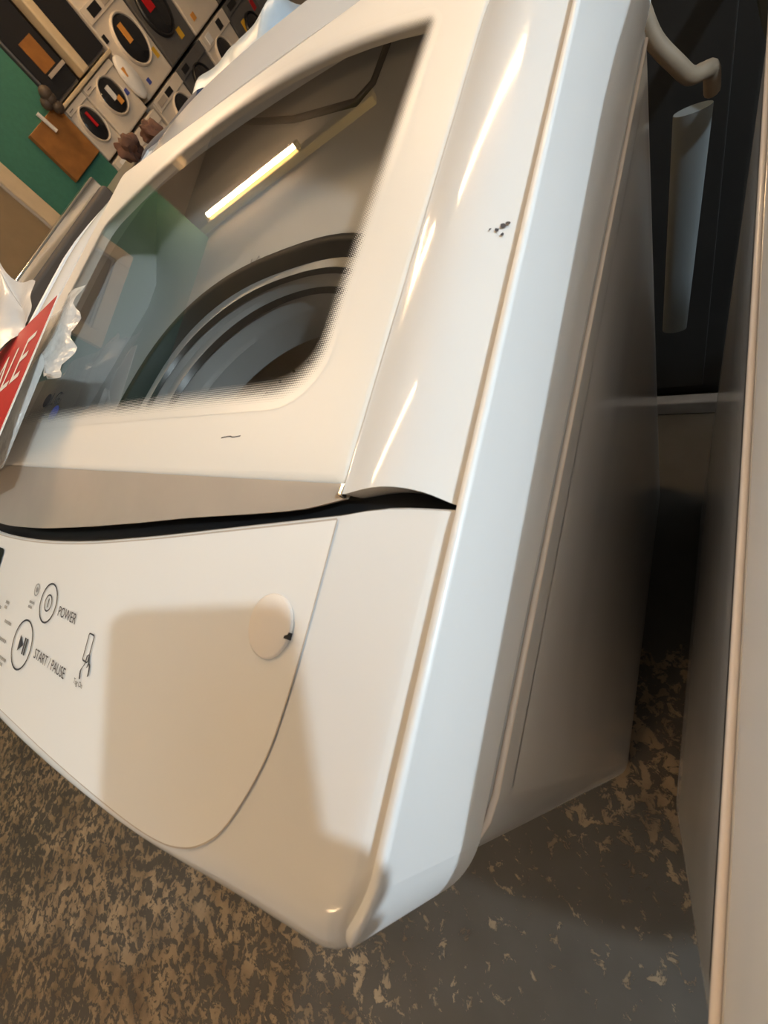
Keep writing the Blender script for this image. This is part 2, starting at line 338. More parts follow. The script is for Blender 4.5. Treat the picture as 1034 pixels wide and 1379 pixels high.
def build_washer():
    w = thing('washing_machine', 'x', 'washing machine', (CX, .28, -H))
    # ---- front cover (slanted console and its rounded lower edge)
    xs = []
    n = 44
    for i in range(n + 1):
        u = -math.cos(math.pi * i / n); xs.append(CX + .3775 * (math.copysign(1 - (1 - abs(u)) ** 1.0, u)))
    xs = sorted(set([round(x, 5) for x in xs] + [CX + s * (.3550 + .0225 * math.sin(a)) for s in (-1, 1) for a in (.15, .3, .45, .6, .7, .8, .9, 1.0, 1.1, 1.2, 1.3, 1.4, 1.5)]))
    rings = []
    for x in xs:
        yt = interp(x, YT); yb = yb_plan(x, .3790, .024); r = roll(x)
        col = [(x, yt + .001, zf(x, yt) - .02), (x, yt, zf(x, yt) - .002), (x, yt - .0015, zf(x, yt - .0015))]
        m = 16; e = yb + r
        if e > yt - .01: e = yt - .01; 
        side = sm((abs(x - CX) - .368) / .0095) * .0015
        for j in range(1, m + 1):
            y = lerp(yt - .0015, e, j / m); col.append((x, y, zf(x, y) - side))
        zc = zf(x, e) - side - r
        for a in (15, 30, 45, 60, 75, 90):
            col.append((x, e - r * math.sin(math.radians(a)) * (e - yb) / r, zc + r * math.cos(math.radians(a))))
        yl = col[-1][1]
        col += [(x, yl, -.255), (x, yl + .004, -.262), (x, yl + .03, -.264)]
        rings.append(col)
    obj('front_cover', loft(bmesh.new(), rings, False), WHITE, w, 35)
    # ---- D-shaped control panel overlay
    half = [(-.137, .0535), (-.1372, .030), (-.1375, .010), (-.138, -.010), (-.139, -.028), (-.1415, -.050), (-.148, -.070), (-.158, -.089), (-.170, -.1005), (-.184, -.1085), (-.205, -.1155), (-.24, -.121), (-.30, -.1265), (-.37, -.130), (CX, -.1315)]
    right = [(p.x, p.y) for p in catmull([(x, y, 0) for x, y in half], 4)]
    left = [(2 * CX - x, y) for x, y in right[:-1]][::-1]
    low = right + left                                     # boundary from top right around to top left
    pan = bmesh.new(); seam = bmesh.new(); rows = []
    inner = []
    for i, (x, y) in enumerate(low):
        a = Vector(low[max(i - 1, 0)]); b = Vector(low[min(i + 1, len(low) - 1)]); t = (b - a).normalized(); nrm = Vector((t.y, -t.x))
        inner.append((x, y, nrm))
    lifth = .0007
    # the overlay: columns of constant x between top edge and boundary
    bx = sorted(set([round(lerp(-.137, 2 * CX + .137, i / 60), 4) for i in range(61)] + [round(p[0], 4) for p in low]))
    lowx = sorted([(x, y) for x, y in low[1:-1]]) 
    cols = []
    for x in bx:
        y1 = interp(x, YT) - .0035; y0 = interp_lin(x, lowx)
        if x < 2 * CX + .137 + 1e-4 or x > -.137 - 1e-4: y0 = y1 - .002
        cols.append([(x, lerp(y1, y0, j / 20), zs(x, lerp(y1, y0, j / 20)) + lifth) for j in range(21)])
    loft(pan, cols, False)
    ov = obj('control_panel', pan, LIDW, w, 35)
    for off0, off1, dz in ((-.0001, .0006, .0004),):
        a = [Vector((x, y)) - n_ * off0 for x, y, n_ in inner]; b = [Vector((x, y)) - n_ * off1 for x, y, n_ in inner]
        loft(seam, [[(p.x, p.y, zs(p.x, p.y) + dz + .0003) for p in a], [(p.x, p.y, zs(p.x, p.y) + dz + .0003) for p in b]], False)
    tp = [x for x in bx]
    loft(seam, [[(x, interp(x, YT) - .0036, zf(x, interp(x, YT) - .0036) + .0008) for x in tp], [(x, interp(x, YT) - .0026, zf(x, interp(x, YT) - .0026) + .0008) for x in tp]], False)
    obj('panel_seam', seam, SEAM, w)
    # ---- prints on the panel
    def on(cx, cy, sx=1.0, sy=1.0): return lambda u, v: (cx + u * sx, cy + v * sy, zf(cx + u * sx, cy + v * sy) + .0016)
    def flat(x, y): return (x, y, zf(x, y) + .0016)
    pr = bmesh.new()
    ring2d(pr, circ(-.419, -.039, .0143), circ(-.419, -.039, .0157), flat)
    ring2d(pr, circ(-.447, -.078, .0186), circ(-.447, -.078, .0200), flat)
    obj('button_outline', pr, INK, ov)
    pr = bmesh.new()
    ring2d(pr, circ(-.419, -.039, .0056), circ(-.419, -.039, .0068), flat); poly2d(pr, [(-.4197, -.0355), (-.4197, -.0425), (-.4183, -.0425), (-.4183, -.0355)], flat)
    obj('power_icon', pr, INK, ov)
    pr = bmesh.new()
    poly2d(pr, [(-.4535, -.0715), (-.4535, -.0845), (-.4445, -.078)], flat)
    for q in (-.4435, -.4395): poly2d(pr, [(q, -.0715), (q, -.0845), (q + .0024, -.0845), (q + .0024, -.0715)], flat)
    obj('start_pause_icon', pr, INK, ov)
    obj('lettering', text_bm('POWER', .0105, on(-.381, -.041, .9)), INK, ov)
    obj('lettering', text_bm('START / PAUSE', .0105, on(-.389, -.078, .86)), INK, ov)
    pr = bmesh.new()                       # small lock ring and tiny caption beside the power button
    ring2d(pr, circ(-.4475, -.0335, .0042, 20), circ(-.4475, -.0335, .0052, 20), flat); poly2d(pr, circ(-.4475, -.0335, .0022, 12), flat)
    for k, ww in enumerate((.010, .008)): poly2d(pr, [(-.456, -.0435 - k * .004), (-.456, -.0455 - k * .004), (-.456 + ww, -.0455 - k * .004), (-.456 + ww, -.0435 - k * .004)], flat)
    obj('caption_print', pr, INKL, ov)
    pr = bmesh.new()                       # phone outline with a hand tapping it
    ring2d(pr, rrect(-.3385, -.3315, -.062, -.045, .001, 2, 1), rrect(-.3395, -.3305, -.063, -.044, .0015, 2, 1), flat)
    hand = [(-.3325, -.0565), (-.3330, -.0620), (-.3345, -.0665), (-.3350, -.0710), (-.3300, -.0750)]
    for pts in ([(-.3335, -.058), (-.3340, -.064), (-.3375, -.0690), (-.3360, -.0745)], [(-.3335, -.058), (-.3310, -.0575), (-.3290, -.062), (-.3265, -.0640), (-.3255, -.0700)], [(-.3290, -.062), (-.3300, -.0655)]):
        q = catmull([(x, y, 0) for x, y in pts], 4)
        loft(pr, [[flat(p.x - .0008, p.y - .0005) for p in q], [flat(p.x + .0008, p.y + .0005) for p in q]], False)
    obj('tap_icon', pr, INK, ov)
    obj('lettering', text_bm('Tag On', .0050, on(-.3365, -.0775, .95)), INK, ov)
    pr = bmesh.new()                       # columns of tiny option captions left of the buttons (unreadable in the picture)
    for x, y, ws in ((-.507, -.053, (.008, .006)), (-.497, -.068, (.016,)), (-.500, -.083, (.018,)), (-.487, -.096, (.016, .012)), (-.53, -.06, (.015,)), (-.53, -.085, (.016,))):
        for k, ww in enumerate(ws):
            yy = y - k * .0045; xq = x
            while xq < x + ww:
                q = random.uniform(.0010, .0022); poly2d(pr, [(xq, yy), (xq, yy - .0026), (xq + q, yy - .0026), (xq + q, yy)], flat); xq += q + .0007
    obj('caption_print', pr, INKL, ov)
    pr = bmesh.new(); poly2d(pr, rrect(-.70, -.549, -.062, -.012, .004, 3, 6), flat); obj('display_window', pr, BLACK, ov)
    # ---- round plug in the panel
    cap = bmesh.new(); cx_, cy_ = -.1612, -.0015; rg = []
    for rr, dz in ((.0152, .000), (.0150, .0010), (.0142, .0016), (.010, .0021), (.005, .0023), (.0008, .0024)):
        rg.append([(x, y, zf(x, y) + .001 + dz) for x, y in circ(cx_, cy_, rr, 40)])
    loft(cap, rg, True, False, True); co = obj('round_plug', cap, CAPM, w, 50, label='round cream blanking plug with a small notch in its rim')
    nb = bmesh.new(); box(nb, cx_ + .0124, cx_ + .0154, cy_ - .0035, cy_ - .0003, zf(cx_, cy_) + .0004, zf(cx_, cy_) + .0030); obj('notch', nb, BLACK, co)
    # ---- top cover: two columns and the rear console around the lid
    xr = [CX + s * d for s in (-1, 1) for d in [.3145, .3165] + [lerp(.3165, .3775, i / 14) for i in range(1, 15)]]
    xm = [lerp(-.768, -.139, i / 24) for i in range(1, 24)]
    X = sorted(xr + xm); Yc = [.067 + .010 * i / 4 for i in range(5)] + [lerp(.08, LYB, i / 18) for i in range(19)] + [LYB + .0015] + [lerp(LYB + .0015, YB - .02, i / 8) for i in range(1, 9)]
    top = bmesh.new(); V = {}
    def yv(x, y, j):
        d = abs(x - CX)
        if d > .314 and j <= 4:
            xx = CX + d; f = interp(xx, RCY)
            return f + (y - .067)
        return y
    for i, x in enumerate(X):
        for j, y in enumerate(Yc):
            yy = yv(x, y, j); V[i, j] = top.verts.new((x, yy, ztop(x, yy)))
    gone = set()
    for i in range(len(X) - 1):
        for j in range(len(Yc) - 1):
            xc = (X[i] + X[i + 1]) / 2; yc = (Yc[j] + Yc[j + 1]) / 2
            if -.7683 < xc < -.1387 and yc < LYB + .0005: continue
            top.faces.new((V[i, j], V[i + 1, j], V[i + 1, j + 1], V[i, j + 1]))
    bmesh.ops.delete(top, geom=[v for v in top.verts if not v.link_faces], context='VERTS')
    be = [e for e in top.edges if e.is_boundary]
    ex = bmesh.ops.extrude_edge_only(top, edges=be); vs = [g for g in ex['geom'] if isinstance(g, bmesh.types.BMVert)]
    for v in vs:
        v.co.z -= .03
        if v.co.y > YB - .03: v.co.y += .015; v.co.z -= .05
        elif v.co.y < .075: v.co.y += .010; 
    obj('top_cover', top, WHITE, w, 40)
    # scuffs on the right column
    sc = bmesh.new()
    for x, y, r in ((-.089, .2085, .0012), (-.0865, .2105, .0016), (-.0845, .2125, .0011), (-.0860, .2055, .0010), (-.0925, .209, .0007)):
        poly2d(sc, [(x + r * math.cos(a) * random.uniform(.6, 1.3), y + r * math.sin(a) * random.uniform(.6, 1.5)) for a in [k * math.pi / 4 for k in range(8)]], lambda u, v: (u, v, ztop(u, v) + .0008))
    obj('scuff_mark', sc, INK, w)
    # ---- side shells that wrap round the front corners
    for s, nm in ((1, 'side_shell'), (-1, 'side_shell')):
        path = [(0, lerp(YB, -.068, i / 20)) for i in range(21)]
        for k in range(1, 16):                  # follows the rounded corner of the front cover
            a = math.radians(90 - 6 * k); d = .3495 + .032 * math.sin(a); path.append((.3815 - d, yb_plan(CX + d, .3815, .032) - .0012 + .0036 * sm((.3815 - d - .010) / .022)))
        path += [(.0352, path[-1][1] + .0012), (.0380, path[-1][1] + .0050)]
        R = .12
        rings = []
        for i, (o, y) in enumerate(path):
            fall = sm((o - .001) / .034)
            zt = zl(y) + .0035 - .045 * fall - .010 * fall ** 4 - .034 * sm((y - .40) / .30)
            # inward normal
            a = path[max(i - 1, 0)]; b = path[min(i + 1, len(path) - 1)]; t = Vector((b[0] - a[0], b[1] - a[1])).normalized(); nin = Vector((-t.y, t.x))
            if nin.dot(Vector((.5, .5))) < 0: nin = -nin
            def P(d, z): return (CX + s * (.3815 - (o + nin.x * d)), y + nin.y * d, z)
            zb = lerp(-.256, -.2205, sm((o - .008) / .026))
            rings.append([P(.004, zb - .002), P(.0006, zb - .0015), P(0, zb), P(0, lerp(zb, zt, .5)), P(0, zt - .0022), P(.0007, zt - .0006), P(.0024, zt), P(.0046, zt - .0012), P(.0052, zt - .012)])
        obj(nm, loft(bmesh.new(), rings, False), SHELLW, w, 50)
    # ---- steel cabinet
    cb = bmesh.new(); o1 = rrect(XL - .002, XR + .002, -.0945, YB - .02, .047, 6, 6)
    o2 = rrect(XL + .005, XR - .005, -.088, YB - .024, .041, 6, 6); o3 = rrect(XL + .02, XR - .02, -.075, YB - .04, .02, 6, 6)
    o4 = rrect(XL + .010, XR - .010, -.083, YB - .03, .036, 6, 6)
    loft(cb, [[(x, y, -1.248) for x, y in o3], [(x, y, -1.248) for x, y in o4], [(x, y, -1.240) for x, y in o1], [(x, y, -.2615) for x, y in o1], [(x, y, -.2592) for x, y in rrect(XL - .0012, XR + .0012, -.0937, YB - .0205, .046, 6, 6)], [(x, y, -.2584) for x, y in rrect(XL - .0002, XR + .0002, -.0927, YB - .021, .045, 6, 6)], [(x, y, -.258) for x, y in o2], [(x, y, -.258) for x, y in o3]], True)
    cabn = obj('cabinet', cb, STEELP, w, 40)
    for s in (1, -1):                       # added pale warm bead standing in for the highlight along the cabinet seam
        bd_ = bmesh.new(); tube(bd_, [(CX + s * .3838, lerp(YB - .07, -.046, i / 12), -.2590) for i in range(13)] + [(CX + s * (.3838 - .047 * (1 - math.cos(a))), -.046 - .0485 * math.sin(a), -.2590) for a in (.25, .5, .75)], .0019, 8)
        obj('edge_glint_bead', bd_, GLINT, w, 60)
    for s in (1, -1):                       # pressed relief in the side panel
        nu, nv = 40, 40; rg = []
        for i in range(nu + 1):
            y = lerp(-.044, .60, i / nu); r_ = []
            for j in range(nv + 1):
                z = lerp(-1.2, -.29, j / nv)
                qx = abs(y - .29) - .20; qz = abs(z + .80) - .27
                dd = math.hypot(max(qx, 0), max(qz, 0)) + min(max(qx, qz), 0) - .12
                r_.append((CX + s * (.3845 - .0006 * sm(.5 - dd / .016) - .0006 * (i in (0, nu) or j in (0, nv))), y, z))
            rg.append(r_)
        obj('side_panel', loft(bmesh.new(), rg, False), STEELP, w, 60)
    for fx in (XL + .06, XR - .06):
        for fy in (-.04, YB - .09):
            fo = bmesh.new(); loft(fo, [[(x, y, z) for x, y in circ(fx, fy, r, 14)] for r, z in ((.012, -1.245), (.012, -1.256), (.024, -1.260), (.024, -H))], True, True, True)
            obj('levelling_foot', fo, RUBBER, w, 40)
    # ---- dark slot between lid and console
    rc = bmesh.new(); xsl = [lerp(-.832, -.075, i / 50) for i in range(51)]
    loft(rc, [[(x, interp(x, YT) - .004, zf(x, interp(x, YT)) - .004) for x in xsl], [(x, interp(x, YT) + .001, zf(x, interp(x, YT)) - .011) for x in xsl], [(x, interp(x, YT) + .010, zf(x, interp(x, YT)) - .014) for x in xsl], [(x, .090, zl(.09) - .0165) for x in xsl]], False)
    obj('finger_slot', rc, BLACK, w, 60)
    # ---- lid
    g = .0012
    out = rrect(LX0 + g, LX1 - g, LYF, LYB - g, [.010, .010, .004, .004], 6, 14)
    def arc(p):                             # the rear edge of the glass bows backwards
        k = max(0.0, min(1.0, (p[1] - .30) / .152)); return (p[0], p[1] + k * (.088 - .085 * ((p[0] - CX) / .276) ** 2))
    ins = [arc(p) for p in rrect(-.730, -.177, .117, .452, [.022, .022, .038, .038], 6, 14)]
    def at(p, dz): return (p[0], p[1], zl(p[1]) + dz)
    def mid(t): return [(lerp(a[0], b[0], t), lerp(a[1], b[1], t)) for a, b in zip(out, ins)]
    sh = rrect(LX0 + g + .002, LX1 - g - .002, LYF + .002, LYB - g - .002, [.010, .010, .004, .004], 6, 14)
    fr = loft(bmesh.new(), [[at(p, -.014) for p in ins], [at(p, -.014) for p in out], [at(p, -.0022) for p in out], [at(p, -.0005) for p in sh], [at(p, 0) for p in mid(.12)], [at(p, .0006) for p in mid(.5)], [at(p, .0003) for p in ins], [at(p, -.014) for p in ins]], True)
    lid = obj('lid', fr, LIDC, w, 35)
    gp = bmesh.new(); gi = [arc(p) for p in rrect(-.7305, -.1765, .1165, .4525, [.022, .022, .038, .038], 6, 14)]
    loft(gp, [[at(p, -.0035) for p in gi], [at(p, -.0004) for p in gi]], True, True, True)
    obj('lid_glass', gp, GLASS, lid)
    dt = bmesh.new(); fade = dt.verts.layers.float.new('fade'); rings = []
    for q, fv in ((0, .95), (.006, .62), (.013, .42), (.020, .20), (.024, 0)):
        pp = [arc(p) for p in rrect(-.7305 + q * .7, -.1765 - q * .7, .1165 + q, .4525 - q * .9, [max(.022 - q, .003)] * 2 + [.038 - q * .5] * 2, 6, 14)]
        r_ = []
        for p in pp:
            v = dt.verts.new(at(p, .0005)); v[fade] = fv; r_.append(v)
        rings.append(r_)
    for a, b in zip(rings, rings[1:]):
        for i in range(len(a)): dt.faces.new((a[i], a[(i + 1) % len(a)], b[(i + 1) % len(a)], b[i]))
    obj('printed_border', dt, DOTS, lid)
    def onl(cx, cy): return lambda u, v: (cx + u, cy + v, zl(cy + v) + .0004)
    lg = bmesh.new(); poly2d(lg, circ(-.604, .152, .0085, 20), onl(0, 0)); obj('logo_disc', lg, INK, lid)
    obj('lettering', text_bm('LG', .022, onl(-.580, .152)), INK, lid)
    bl = bmesh.new(); poly2d(bl, circ(-.566, .1335, .0100, 20), lambda u, v: (u, v, zl(v) + .0003)); obj('blue_sticker', bl, BLUE, lid)
    sc = bmesh.new(); q = catmull([(-.252, .0985, 0), (-.244, .0995, 0), (-.240, .0988, 0), (-.233, .0996, 0)], 4)
    loft(sc, [[(p.x, p.y - .0005, zl(p.y) + .0007) for p in q], [(p.x, p.y + .0004, zl(p.y) + .0007) for p in q]], False); obj('scuff_mark', sc, INK, lid)
    # metal grip along the front edge
    xs2 = [lerp(LX0 + g, LX1 - g, i / 48) for i in range(49)]; rg = []
    for x in xs2:
        yl = min(interp(x, LIPY), LYF - .002); L_ = LYF - yl; pr_ = []
        for t in (0, .1, .3, .55, .8, .93, 1.0): pr_.append((x, LYF - L_ * t, zl(LYF) - .0006 - .20 * L_ * t - .0022 * t * t))
        pr_ += [(x, yl + .0008, pr_[-1][2] - .0022), (x, yl + .004, pr_[-1][2] - .003), (x, LYF + .002, zl(LYF) - .013)]
        rg.append(pr_)
    gr = obj('lid_handle', loft(bmesh.new(), rg, False, False, False), CHROME, lid, 40, label='satin metal grip strip')
    xe = LX1 - g
    for x0, x1 in ((xe - .0022, xe + .0004), (LX0 + g - .0004, LX0 + g + .0022)):
        obj('grip_end_cap', B(x0, x1, .0655, .0722, zl(LYF) - .0042, zl(LYF) + .0002, bev=.0006), BRIGHT, lid)
    # ---- inside: tub cover, gasket, balance ring, drum
    EX, EY = -.450, .245
    def sup(ax, ay, z, p=2.5, n=64):
        r_ = []
        for k in range(n):
            a = 2 * math.pi * k / n; c, s_ = math.cos(a), math.sin(a)
            r_.append((EX + ax * math.copysign(abs(c) ** (2 / p), c), EY + ay * math.copysign(abs(s_) ** (2 / p), s_), z))
        return r_
    def outer(z, m=.0):
        r_ = []
        for k in range(64):
            a = 2 * math.pi * k / 64; c, s_ = math.cos(a), math.sin(a); q = max(abs(c) / (.335 - m), abs(s_) / (.185 if s_ < 0 else .40))
            r_.append((EX + c / q, EY + s_ / q, z))
        return r_
    dk = []
    for p in outer(-.235):
        dk.append(p)
    rise = lambda P: [(x, y, z + max(0, (y - .455)) * .50) for x, y, z in P]
    loft_r = [[(x, y, zl(y) - .016) for x, y, z in outer(0)], rise(outer(-.235)), rise(sup(.26, .205, -.235)), sup(.215, .185, -.236), sup(.205, .178, -.244)]
    wl = bmesh.new(); loft(wl, loft_r, True)
    tcv = obj('tub_cover', wl, DECK, w, 35)
    lb = bmesh.new()
    zr = lambda x, y: -.235 + max(0, (y - .455)) * .5 + .0012
    fr2 = lambda x, y: (x, y, zr(x, y))
    poly2d(lb, [(-.667, .479), (-.378, .498), (-.378, .4995), (-.667, .4805)], fr2)
    for k in range(3):
        y = .486 - k * .006
        xq = -.60
        while xq < -.40:
            q = random.uniform(.004, .012); poly2d(lb, [(xq, y - .02 + .03 * (xq + .6)), (xq, y - .0225 + .03 * (xq + .6)), (xq + q, y - .0225 + .03 * (xq + .6)), (xq + q, y - .02 + .03 * (xq + .6))], fr2); xq += q + .004
    ring2d(lb, circ(-.518, .447, .006, 18), circ(-.518, .447, .008, 18), fr2)
    obj('printed_notice', lb, INKL, tcv)
    br = bmesh.new()
    tube(br, [(-.549, .618, -.150), (-.45, .585, -.166), (-.348, .565, -.176), (-.325, .575, -.172), (-.295, .625, -.148)], .004, 8)
    obj('dispenser_edge', br, BLACK, tcv, 60)
    gk = bmesh.new(); loft(gk, [sup(.222, .192, -.2345), sup(.220, .190, -.2290), sup(.213, .184, -.2280), sup(.207, .180, -.2310), sup(.203, .177, -.250)], True)
    obj('gasket', gk, RUBBER, w, 60)
    rb = bmesh.new(); loft(rb, [sup(.206, .178, -.248), sup(.196, .170, -.252, 2.3), sup(.194, .168, -.268, 2.2), sup(.184, .165, -.272, 2.1), sup(.180, .162, -.300, 2), sup(.172, .158, -.306, 2), sup(.170, .158, -.345, 2)], True)
    obj('balance_ring', rb, RINGG, w, 40)
    ln = bmesh.new(); loft(ln, [sup(.1955, .1695, -.2522, 2.3), sup(.1935, .1675, -.2580, 2.2)], True); loft(ln, [sup(.1835, .1645, -.2725, 2.1), sup(.1805, .162, -.2800, 2)], True)
    obj('ring_groove', ln, BLACK, w, 60)
    du = bmesh.new(); loft(du, [sup(.172, .160, -.345, 2), sup(.205, .19, -.36, 2), sup(.205, .19, -.70, 2), sup(.16, .15, -.74, 2), sup(.01, .01, -.73, 2)], True)
    dru = obj('drum', du, STEEL, w, 40)
    hl = bmesh.new()
    for r_ in range(7):
        for k in range(40):
            a = 2 * math.pi * (k + .5 * (r_ % 2)) / 40; z = -.40 - r_ * .035; d_ = .2035
            c = Vector((EX + d_ * math.cos(a), EY + d_ * .927 * math.sin(a), z)); nn = Vector((-math.cos(a), -math.sin(a), 0)); tt = Vector((-math.sin(a), math.cos(a), 0))
            hl.faces.new([hl.verts.new(c + (tt * math.cos(q) + Vector((0, 0, 1)) * math.sin(q)) * .0032) for q in [j * math.pi / 3 for j in range(6)]])
    ho = obj('perforations', hl, BLACK, dru); ho['kind'] = 'stuff'
    pl = bmesh.new()
    loft(pl, [[(EX + r_ * math.cos(a) * (1 + .10 * math.cos(6 * a)), EY + r_ * .93 * math.sin(a) * (1 + .10 * math.cos(6 * a)), z) for a in [2 * math.pi * k / 48 for k in range(48)]] for r_, z in ((.15, -.728), (.145, -.705), (.09, -.690), (.05, -.665), (.02, -.655))], True, False, True)
    obj('pulsator', pl, RINGG, w, 40)
    return w

def dup(root, loc, label, group=None):
    r = root.copy(); COL.objects.link(r); r.location = loc; r['label'] = label
    if group: r['group'] = group
    for ch in list(root.children):
        c = ch.copy(); COL.objects.link(c); c.parent = r
        for gch in list(ch.children):
            d = gch.copy(); COL.objects.link(d); d.parent = c
    return r
WG = 'white top-loading washing machines'
washer = build_washer(); washer['label'] = 'white top-loading washing machine with glass lid and slanted control panel, filling the picture'; washer['group'] = WG
dup(washer, (CX + .859, .24, 0), 'second white washing machine cut off by the right picture edge, across the narrow gap', WG)

# ------------------------------------------------------------------ left neighbour, dark with a bright trim
t = thing('dark_washer', 'dark graphite appliance with a bright trim rail, beyond the left edge of the glass lid', 'washing machine', (-1.28, .30, -H))
bb = bmesh.new(); box(bb, -1.62, -.952, -.06, .64, -1.245, -.19, bev=.012, seg=3); box(bb, -.953, -.925, -.06, .64, -1.245, -.118, bev=.008, seg=3); obj('cabinet', bb, GREYA, t, 40)
bb = bmesh.new(); box(bb, -1.60, -.965, -.05, .635, -.20, -.172, bev=.010, seg=3); obj('top_panel', bb, BLACK, t, 40)
bb = bmesh.new(); box(bb, -.966, -.951, -.055, .638, -.20, -.101, bev=.004, seg=3); obj('side_flange', bb, BLACK, t, 40)
bb = bmesh.new(); box(bb, -.953, -.936, -.055, .638, -.124, -.100, bev=.004, seg=3); obj('trim_rail', bb, BRIGHT, t, 40, label='bright metal trim rail')
for fx in (-1.56, -.98):
    for fy in (0, .58):
        bb = bmesh.new(); loft(bb, [[(x, y, z) for x, y in circ(fx, fy, r, 12)] for r, z in ((.015, -1.246), (.022, -1.258), (.022, -H))], True, True, True); obj('levelling_foot', bb, RUBBER, t, 40)

# ------------------------------------------------------------------ row standing back to back behind
def rear_unit(x0, x1, y0, y1, zt, body, label, topm):
    t = thing('dryer', label, 'dryer', ((x0 + x1) / 2, (y0 + y1) / 2, -H), 'dryers standing back to back behind the washers')
    bb = bmesh.new(); box(bb, x0, x1, y0 + .004, y1, -1.24, zt - .03, bev=.01); obj('cabinet', bb, body, t, 40)
    bb = bmesh.new(); box(bb, x0, x1, y0, y1 + .01, zt - .03, zt, bev=.012, seg=3); obj('top_panel', bb, topm, t, 40)
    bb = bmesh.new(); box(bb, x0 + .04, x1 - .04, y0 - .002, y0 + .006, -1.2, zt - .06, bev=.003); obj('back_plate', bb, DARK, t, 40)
    for fx in (x0 + .06, x1 - .06):
        for fy in (y0 + .06, y1 - .06):
            bb = bmesh.new(); loft(bb, [[(x, y, z) for x, y in circ(fx, fy, r, 12)] for r, z in ((.015, -1.242), (.022, -1.258), (.022, -H))], True, True, True); obj('levelling_foot', bb, RUBBER, t, 40)
    return t
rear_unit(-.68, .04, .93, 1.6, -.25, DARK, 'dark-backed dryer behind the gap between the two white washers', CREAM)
rear_unit(-1.42, -.70, .93, 1.6, -.25, CREAM, 'cream dryer behind the rear edge of the glass-lidded washer', CREAM)
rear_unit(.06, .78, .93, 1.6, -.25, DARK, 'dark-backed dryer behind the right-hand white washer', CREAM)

# pale blue plastic sheet lying over the dryers
bm = bmesh.new(); rg = []
PK = [(-1.42, -.235), (-1.375, -.219), (-1.28, -.209), (-1.21, -.20), (-1.136, -.178), (-1.047, -.178), (-.987, -.177), (-.931, -.165), (-.885, -.159), (-.853, -.156), (-.835, -.17), (-.81, -.235)]
for i in range(81):
    u = i / 80; r_ = []
    for j in range(17):
        v = j / 16; x = lerp(-1.41, -.81, u); y = lerp(1.065, 1.40, v) + .012 * math.sin(9 * u + 2) * v
        hgt = (interp_lin(x, PK) + .247) * math.sin(math.pi * v) ** .8
        r_.append((x + .008 * math.sin(13 * v + 7 * u), y, -.2475 + hgt * (1 + .06 * math.sin(23 * u + 9 * v)) + .0015))
    rg.append(r_)
loft(bm, rg, False); tag(obj('plastic_sheet', bm, BLUEFILM, None, 60), 'pale blue crumpled plastic sheet lying on the dryer behind the glass lid', 'plastic sheet')
bm = bmesh.new(); rg = []
for i in range(17):
    u = i / 16; rg.append([(lerp(-1.22, -.94, u), .995 + .004 * math.sin(5 * u) + .040 * math.cos(a), lerp(-.2145, -.2015, u) + lerp(.034, .047, u) * math.sin(a) + .002 * math.sin(9 * u)) for a in [2 * math.pi * k / 12 for k in range(12)]])
loft(bm, rg, True, True, True); tag(obj('rolled_cloth', bm, NAVY, None, 60), 'dark blue rolled cloth lying along the front of the pale blue plastic sheet', 'cloth')
for (x, y, z, q, lab) in ((-1.60, 1.27, -.206, .034, 'brown cloth ball on the small cabinet, the left one of two'), (-1.50, 1.30, -.212, .028, 'brown cloth ball on the small cabinet, the right one of two')):
    bm = bmesh.new(); bmesh.ops.create_icosphere(bm, subdivisions=3, radius=1)
    for v in bm.verts:
        f = 1 + .22 * math.sin(5 * v.co.x + 3 * v.co.z + 30 * x) + .16 * math.sin(9 * v.co.y + 4 * v.co.x)
        v.co = Vector((x + v.co.x * q * 1.25 * f, y + v.co.y * q * f, z + v.co.z * q * f))
    tag(obj('cloth_bundle', bm, CARDB, None, 60), lab, 'bundle', 'brown bundles on the small cabinet')
t = thing('cabinet', 'small cream cabinet with a dark rounded front corner, under the brown bundle', 'cabinet', (-1.62, 1.2, -H))
bb = bmesh.new(); box(bb, -1.78, -1.44, 1.02, 1.36, -H, -.26, bev=.03, seg=4); obj('body', bb, CREAM, t, 40)
bb = bmesh.new(); box(bb, -1.79, -1.43, 1.01, 1.37, -.259, -.24, bev=.008); obj('worktop', bb, GREYB, t, 40)
bb = bmesh.new(); box(bb, -1.74, -1.48, 1.00, 1.02, -1.2, -.30, bev=.006); obj('door', bb, CREAM, t, 40)

# ------------------------------------------------------------------ gap: hoses, duct, skirting
bm = bmesh.new(); rg = []
for k in range(13):
    u = k / 12; z = lerp(-.46, -.885, u); x = -.042 - .018 * u; wv = .024 - .002 * u
    rg.append([(x + wv * math.cos(a), .84 + .010 * math.sin(a), z) for a in [2 * math.pi * q / 16 for q in range(16)]])
loft(bm, rg, True, True, True); tag(obj('drain_hose', bm, HOSEG, None, 50), 'flat grey drain hose hanging down behind the gap between the washers', 'hose')
bm = bmesh.new(); tube(bm, catmull([(-.092, .755, -.285), (-.078, .75, -.322), (-.056, .752, -.356), (-.042, .76, -.378), (-.029, .775, -.386), (-.022, .795, -.398), (-.020, .81, -.43)], 6), .0095, 12)
tag(obj('water_hose', bm, HOSEB, None, 60), 'beige bent water hose behind the top of the gap', 'hose')
bm = bmesh.new(); tube(bm, catmull([(.0, .90, -.25), (.02, .80, -.32), (.05, .79, -.40), (.075, .82, -.36), (.08, .90, -.27)], 8), .012, 10)
tag(obj('looped_hose', bm, HOSED, None, 60), 'dark looped hose in the shadow at the top of the gap', 'hose')
bm = bmesh.new(); box(bm, -.45, .5, .885, .915, -H, -1.215, bev=.006); tag(obj('skirting_board', bm, BASEG), 'grey low board on the floor at the far end of the gap', 'board')

